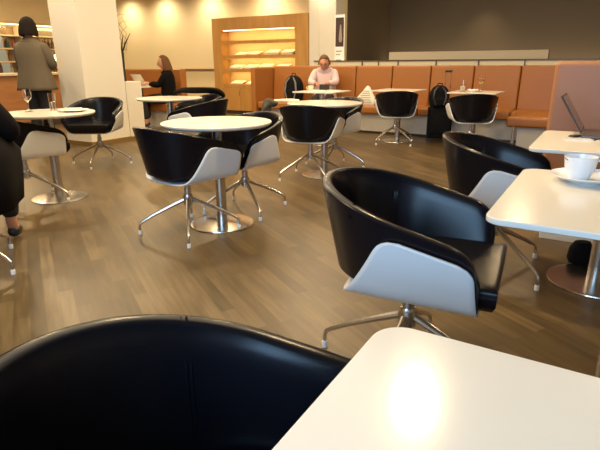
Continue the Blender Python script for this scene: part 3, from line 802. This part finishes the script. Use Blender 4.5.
# ================================================================ BAGS, SUITCASE, CLOTHES
r = thing('suitcase', 'black upright trolley suitcase with raised handle in front of the bench', 'suitcase', (2.10, 7.62, 0), math.radians(-12))
MB().box(-.175, .175, -.12, .12, .045, .50, .03, 3).build('case', M['black_fabric'], r)
MB().box(-.15, .15, -.137, -.119, .12, .42, .012, 2).build('pocket', M['black_fabric'], r)
MB().tube([(.05, .135, .46), (.05, .135, 1.00), (.13, .135, 1.00), (.13, .135, .46)], .008, 8).build('handle', M['steel'], r)
MB().box(.035, .145, .12, .15, .99, 1.02, .01, 2).build('grip', M['black_plastic'], r)
for s in (-1, 1):
    w = MB().lathe([(0, -.014), (.036, -.014), (.04, -.008), (.04, .008), (.036, .014), (0, .014)], 20)
    w.v = [(v[2]+s*.155, v[1]+.085, v[0]+.04) for v in w.v]; w.build('wheel', M['black_plastic'], r)
    MB().box(s*.15-.02, s*.15+.02, -.10, -.06, 0, .05).build('foot', M['black_plastic'], r)
def backpack(label, loc, rotz, w, h, d, m1, m2):
    r = thing('backpack', label, 'backpack', loc, rotz); rows = []
    N = 28
    for j in range(13):
        q = j/12; z = h*q; k = (1-(max(0, q-.55)/.45)**2.4*.55)*(1-.12*(1-q)**4); k *= (.97+.03*math.sin(q*5))
        if j == 12: k *= .7
        row = []
        for i in range(N):
            t = 2*PI*i/N; cx = math.copysign(abs(math.cos(t))**.6, math.cos(t)); sy = math.copysign(abs(math.sin(t))**.7, math.sin(t))
            row.append((cx*w/2*k, sy*d/2*k, z))
        rows.append(row)
    mb = MB().grid(rows, closed_u=True); mb.f.append(tuple(range(N))); mb.m.append(0); mb.f.append(tuple(12*N+i for i in range(N))); mb.m.append(0)
    mb.build('bag', m1, r, sharp=60)
    MB().box(-w*.33, w*.33, -d/2-.035, -d/2+.01, h*.08, h*.46, .02, 3).build('front_pocket', m1, r)
    for s in (-1, 1):
        MB().tube([(s*w*.10, -d/2*.80, h*.93), (s*w*.26, -d/2-.012, h*.74), (s*w*.31, -d/2-.022, h*.45), (s*w*.2, -d/2-.04, h*.12)], [.012, .017, .017, .012], 8).build('strap', m2, r)
    MB().tube([(-.04, 0, h*.97), (-.03, 0, h*1.08), (.03, 0, h*1.08), (.04, 0, h*.97)], .008, 8).build('carry_loop', m1, r)
    return r
backpack('black backpack with grey straps on the bench beside the man', W(-4.98, 8.10, .457), G+.1, .36, .46, .24, M['black_fabric'], M['grey_fabric'])
backpack('plain black rucksack standing on top of the upright suitcase', (2.06, 7.58, .502), math.radians(-8), .29, .31, .17, M['black_fabric'], M['black_plastic'])
# scarf bunched on the edge of the second round table
def crumple(pts, rad, m, name, label, cat, sq=.6):
    r = MB(); n = 14; rows = []
    P_ = [Vector(p) for p in pts]
    for i, p in enumerate(P_):
        d = (P_[min(i+1, len(P_)-1)]-P_[max(i-1, 0)]).normalized(); a = d.cross(Vector((0, 0, 1)))
        if a.length < .1: a = Vector((1, 0, 0))
        a.normalize(); b = a.cross(d); row = []
        for k in range(n):
            t = 2*PI*k/n; q = rad[i]*(1+.28*math.sin(3*t+i*1.7)+.12*random.uniform(-1, 1))
            row.append(p+a*math.cos(t)*q+b*math.sin(t)*q*sq)
        rows.append(row)
    r.grid(rows, closed_u=True); r.f.append(tuple(range(n))); r.m.append(0); r.f.append(tuple((len(rows)-1)*n+k for k in range(n))); r.m.append(0)
    return tag(r.build(name, m, sharp=180, subsurf=2), label, cat)
sf = crumple([(-.36, 5.34, .60), (-.335, 5.33, .66), (-.345, 5.32, .72), (-.315, 5.32, .765), (-.27, 5.32, .735), (-.22, 5.32, .745)], [.025, .05, .065, .055, .05, .03], M['scarf'], 'scarf', 'grey-green scarf bunched at the left edge of the round table near the man', 'scarf', .8)
MB().tube([(-.26, 5.32, .765), (-.18, 5.31, .768), (-.08, 5.30, .770), (-.0, 5.29, .768)], [.014, .018, .018, .012], 10).build('scarf_end', M['paper2'], sf)
crumple([(-1.60, 6.54, .775), (-1.50, 6.50, .82), (-1.36, 6.44, .815), (-1.22, 6.46, .82), (-1.10, 6.50, .82), (-1.0, 6.55, .80), (-.95, 6.58, .72)], [.03, .05, .065, .06, .07, .065, .04], M['coat'], 'coat', 'dark coat heaped over a chair behind the rear round table', 'coat', .6)
place_chair(-1.30, 6.75, 215, 'tub chair half hidden under the dark coat behind the rear round table', 20)
# leather bag on the floor by the laptop table foot
tag(MB().lathe([(0, 0), (.06, 0), (.075, .03), (.07, .09), (.045, .13), (0, .14)], 24, sy=.7).build('small_bag', M['black_fabric'], loc=(1.66, 2.76, 0)), 'small round black bag on the floor behind the steel foot of the laptop table', 'bag')

# ================================================================ THINGS ON THE TABLES
# coffee cup and saucer
cpx, cpy = .955, 1.665
r = thing('saucer', 'white saucer under the coffee cup on the right table', 'saucer', (cpx+.012, cpy-.01, TZ)); r.scale = (1.3, 1.3, 1.2)
MB().lathe([(0, .0), (.042, .0), (.046, .004), (.072, .013), (.084, .020), (.085, .0225), (.082, .0225), (.05, .011), (.035, .0065), (0, .0065)], 48).build('dish', M['porcelain'], r)
r = thing('coffee_cup', 'white porcelain coffee cup with stained rim on its saucer', 'cup', (cpx-.005, cpy+.005, TZ+.0085), math.radians(-10)); r.scale = (1.22, 1.22, 1.15)
MB().lathe([(0, 0), (.026, 0), (.028, .003), (.031, .012), (.039, .035), (.0425, .062), (.0428, .066), (.041, .066), (.0375, .036), (.029, .014), (0, .009)], 40).build('bowl', M['porcelain'], r)
MB().tube([(.036+.028*math.sin(PI*k/12), 0, .039+.017*math.cos(PI*k/12)) for k in range(13)], .0042, 10).build('handle', M['porcelain'], r)
MB().lathe([(0, .018), (.031, .018), (.031, .020), (0, .020)], 24).build('coffee', M['coffee'], r)
MB().tube([(-.0428+.0*k, .001, .062) if k == 0 else (.0429*math.cos(PI+.1*k), -.0429*math.sin(.1*k), .061-.001*k) for k in range(5)], .0012, 5).build('coffee_stain', M['coffee'], r)
r = thing('teaspoon', 'steel teaspoon lying on the saucer right of the coffee cup', 'spoon', (cpx+.085, cpy-.055, TZ+.0265), math.radians(15))
MB().lathe([(0, 0), (.010, .001), (.013, .003), (.0115, .003), (0, .0015)], 16, (-.03, 0, 0), sx=1.5).build('spoon_bowl', M['steel'], r)
MB().tube([(-.012, 0, .003), (.03, 0, .006), (.075, 0, .009)], [.002, .0018, .0028], 8).build('spoon_handle', M['steel'], r)
# second cup at the frame's right edge, on the laptop table
r = thing('coffee_cup', 'white cup with ring handle at the right edge, beside the laptop', 'cup', (1.70, 2.50, TZ), math.radians(170))
MB().lathe([(0, 0), (.026, 0), (.028, .003), (.031, .012), (.039, .035), (.0425, .062), (.041, .066), (.0375, .036), (.029, .014), (0, .009)], 32).build('bowl', M['porcelain'], r)
MB().tube([(.034+.032*math.sin(PI*k/12), 0, .038+.020*math.cos(PI*k/12)) for k in range(13)], .005, 10).build('handle', M['porcelain'], r)
# laptop, open, seen from its side
lp = Vector((1.565, 2.78, TZ)); r = thing('laptop', 'dark open laptop on the right, screen leaning back to the left', 'laptop', lp, G)
MB().box(0, .23, -.16, .16, .002, .018, .003, 1).build('keyboard_base', M['laptop_metal'], r)
th = math.radians(32); rt_ = Matrix.Rotation(-th, 3, 'Y')
sc = MB().box(-.004, .004, -.16, .16, -.115, .115, .003, 1, rot=None)
def lean(mb, off):
    mb.v = [tuple(rt_ @ (Vector(v)+Vector(off))+Vector((0, 0, .018))) for v in mb.v]; return mb
lid = lean(sc, (0, 0, .118)).build('lid', M['laptop_metal'], r)
lean(MB().box(.0042, .0052, -.148, .148, -.10, .104), (0, 0, .118)).build('display', M['screen'], lid)
# napkin and phone on the laptop table
o = MB().box(-.07, .06, -.04, .045, 0, .004, .001, 1).build('napkin', M['porcelain'], loc=(1.45, 2.60, TZ), rotz=math.radians(-20)); tag(o, 'white napkin lying left of the laptop', 'napkin')
o = MB().box(-.018, .018, -.035, .035, 0, .009, .003, 2).build('phone', M['laptop_metal'], loc=(1.49, 2.715, TZ), rotz=math.radians(-60)); tag(o, 'grey phone lying beside the napkin near the laptop hinge', 'phone')
r = thing('pair_of_glasses', 'dark folded spectacles at the right edge of the laptop table', 'glasses', (1.50, 2.45, TZ))
MB().tube([(-.06, 0, .02), (-.02, .01, .03), (.02, 0, .02), (.07, -.02, .01)], .0035, 6).build('frame', M['black_plastic'], r)

# left table: wine glass, tumbler, plate
def wine_glass(label, loc, fill=None, group='glasses'):
    r = thing('wine_glass', label, 'glass', loc)
    MB().lathe([(0, 0), (.032, 0), (.033, .002), (.006, .006), (.004, .02), (.004, .075), (.014, .085), (.033, .105), (.038, .13), (.035, .165), (.031, .185), (.0298, .185), (.0335, .16), (.036, .13), (.031, .107), (.012, .089), (0, .086)], 28).build('glass', M['glass'], r)
    if fill: MB().lathe([(0, .089), (.012, .0915), (.0295, .108), (.0345, .13), (.034, .135), (0, .135)], 24).build('drink', M[fill], r)
    return r
def tumbler(label, loc, h, rr, fill):
    r = thing('tumbler', label, 'glass', loc)
    MB().lathe([(0, 0), (rr*.82, 0), (rr*.85, .004), (rr, h), (rr-.0018, h), (rr*.8, .012), (0, .010)], 28).build('glass', M['glass'], r)
    if fill: MB().lathe([(0, .0125), (rr*.77, .0125), (rr*.84, h*.5), (0, h*.5)], 24).build('drink', M[fill], r)
    return r
wine_glass('empty stemmed wine glass on the left round table', (-2.35, 4.45, TZ))
tumbler('tall clear tumbler beside the wine glass on the left round table', (-2.17, 4.52, TZ), .15, .033, 'water')
r = thing('plate', 'white plate on the left round table, in front of the column', 'plate', (-1.95, 4.42, TZ))
MB().lathe([(0, 0), (.07, 0), (.10, .010), (.125, .014), (.125, .017), (.098, .013), (.065, .004), (0, .004)], 40).build('dish', M['porcelain'], r)
tag(MB().box(-.08, .06, -.03, .03, 0, .012, .003, 1).build('napkin', M['paper'], loc=(-1.945, 4.42, TZ+.0175), rotz=.2), 'folded napkin on the plate on the left round table', 'napkin')
# drinks table
wine_glass('stemmed glass of amber drink on the table right of the suitcase', (2.47, 7.04, TZ), 'beer').scale = (1.15, 1.15, 1.15)
tumbler('clear tumbler on the table right of the suitcase', (2.22, 7.02, TZ), .15, .042, 'paper2')
r = thing('bowl', 'small pale bowl between the two glasses right of the suitcase', 'bowl', (2.33, 6.93, TZ))
MB().lathe([(0, 0), (.035, 0), (.05, .012), (.075, .035), (.072, .036), (.046, .016), (0, .008)], 32).build('dish', M['porcelain'], r)
# the man's table: tablet, cup, papers
r = thing('tablet', 'black tablet held up in the hands of the man in the pink shirt', 'tablet', (.37, 7.62, TZ+.004), math.radians(-8))
t = MB().box(-.075, .075, -.004, .004, 0, .085, .003, 1); t.v = [(v[0], v[1]+v[2]*.45, v[2]*.92) for v in t.v]; t.build('case', M['trousers'], r)
t = MB().box(-.068, .068, .0045, .0055, .006, .079); t.v = [(v[0], v[1]+v[2]*.45, v[2]*.92) for v in t.v]; t.build('display', M['screen'], r)
r = thing('coffee_cup', 'small cup on the table of the man in the pink shirt, left of his tablet', 'cup', (.17, 7.46, TZ))
MB().lathe([(0, 0), (.028, 0), (.036, .03), (.04, .075), (.038, .075), (.033, .03), (0, .008)], 24).build('bowl', M['paper2'], r)
MB().tube([(-.038, 0, .06), (-.06, 0, .055), (-.056, 0, .025), (-.034, 0, .02)], .005, 8).build('handle', M['paper2'], r)
for k, (x, y, rz, lab) in enumerate(((.27, 7.38, .3, 'left'), (.50, 7.45, -.4, 'right'))):
    o = MB().box(-.09, .09, -.06, .06, 0, .010, .002, 1).build('paper_sheets', M['paper'], loc=(x, y, TZ), rotz=rz); tag(o, f'small stack of papers on the man\'s table, {lab} of the two', 'papers', "papers on the man's table")
# silver laptop of the seated woman
lp = W(-7.36, 6.66, TZ); r = thing('laptop', 'open silver laptop in front of the seated woman', 'laptop', lp, math.radians(50))
MB().box(0, .22, -.16, .16, .002, .016, .003, 1).build('keyboard_base', M['silver_laptop'], r)
sc = MB().box(-.004, .004, -.16, .16, -.11, .11, .003, 1); lid = lean(sc, (0, 0, .112)).build('lid', M['silver_laptop'], r)
lean(MB().box(.0042, .0052, -.148, .148, -.10, .10), (0, 0, .112)).build('display', M['screen'], lid)
# newspaper leaning on the bench like a tent
r = thing('newspaper', 'open newspaper propped like a tent on the bench between man and suitcase', 'newspaper', W(-3.52, 8.02, .456), G)
rows = [[(-.24, -.04, 0), (-.12, -.045, .0), (0, -.05, .0), (.12, -.045, 0), (.26, -.04, -.0)], [(-.17, .02, .10), (-.08, .01, .115), (0, .01, .12), (.08, .01, .115), (.18, .02, .10)], [(-.09, .07, .20), (-.05, .06, .215), (.0, .06, .22), (.05, .06, .215), (.10, .07, .20)], [(-.03, .11, .29), (-.015, .10, .30), (.0, .10, .305), (.015, .10, .30), (.03, .11, .29)]]
MB().grid(rows).build('page', M['paper'], r, solid=.004, sharp=80)
for k in range(6):
    z = .04+.035*k; w = (.17-.5*z); yy = -.05+.50*z*.98-.012
    MB().box(-w, w*.9, yy-.003, yy-.0015, z, z+.010).build('text_line', M['ink'], r)
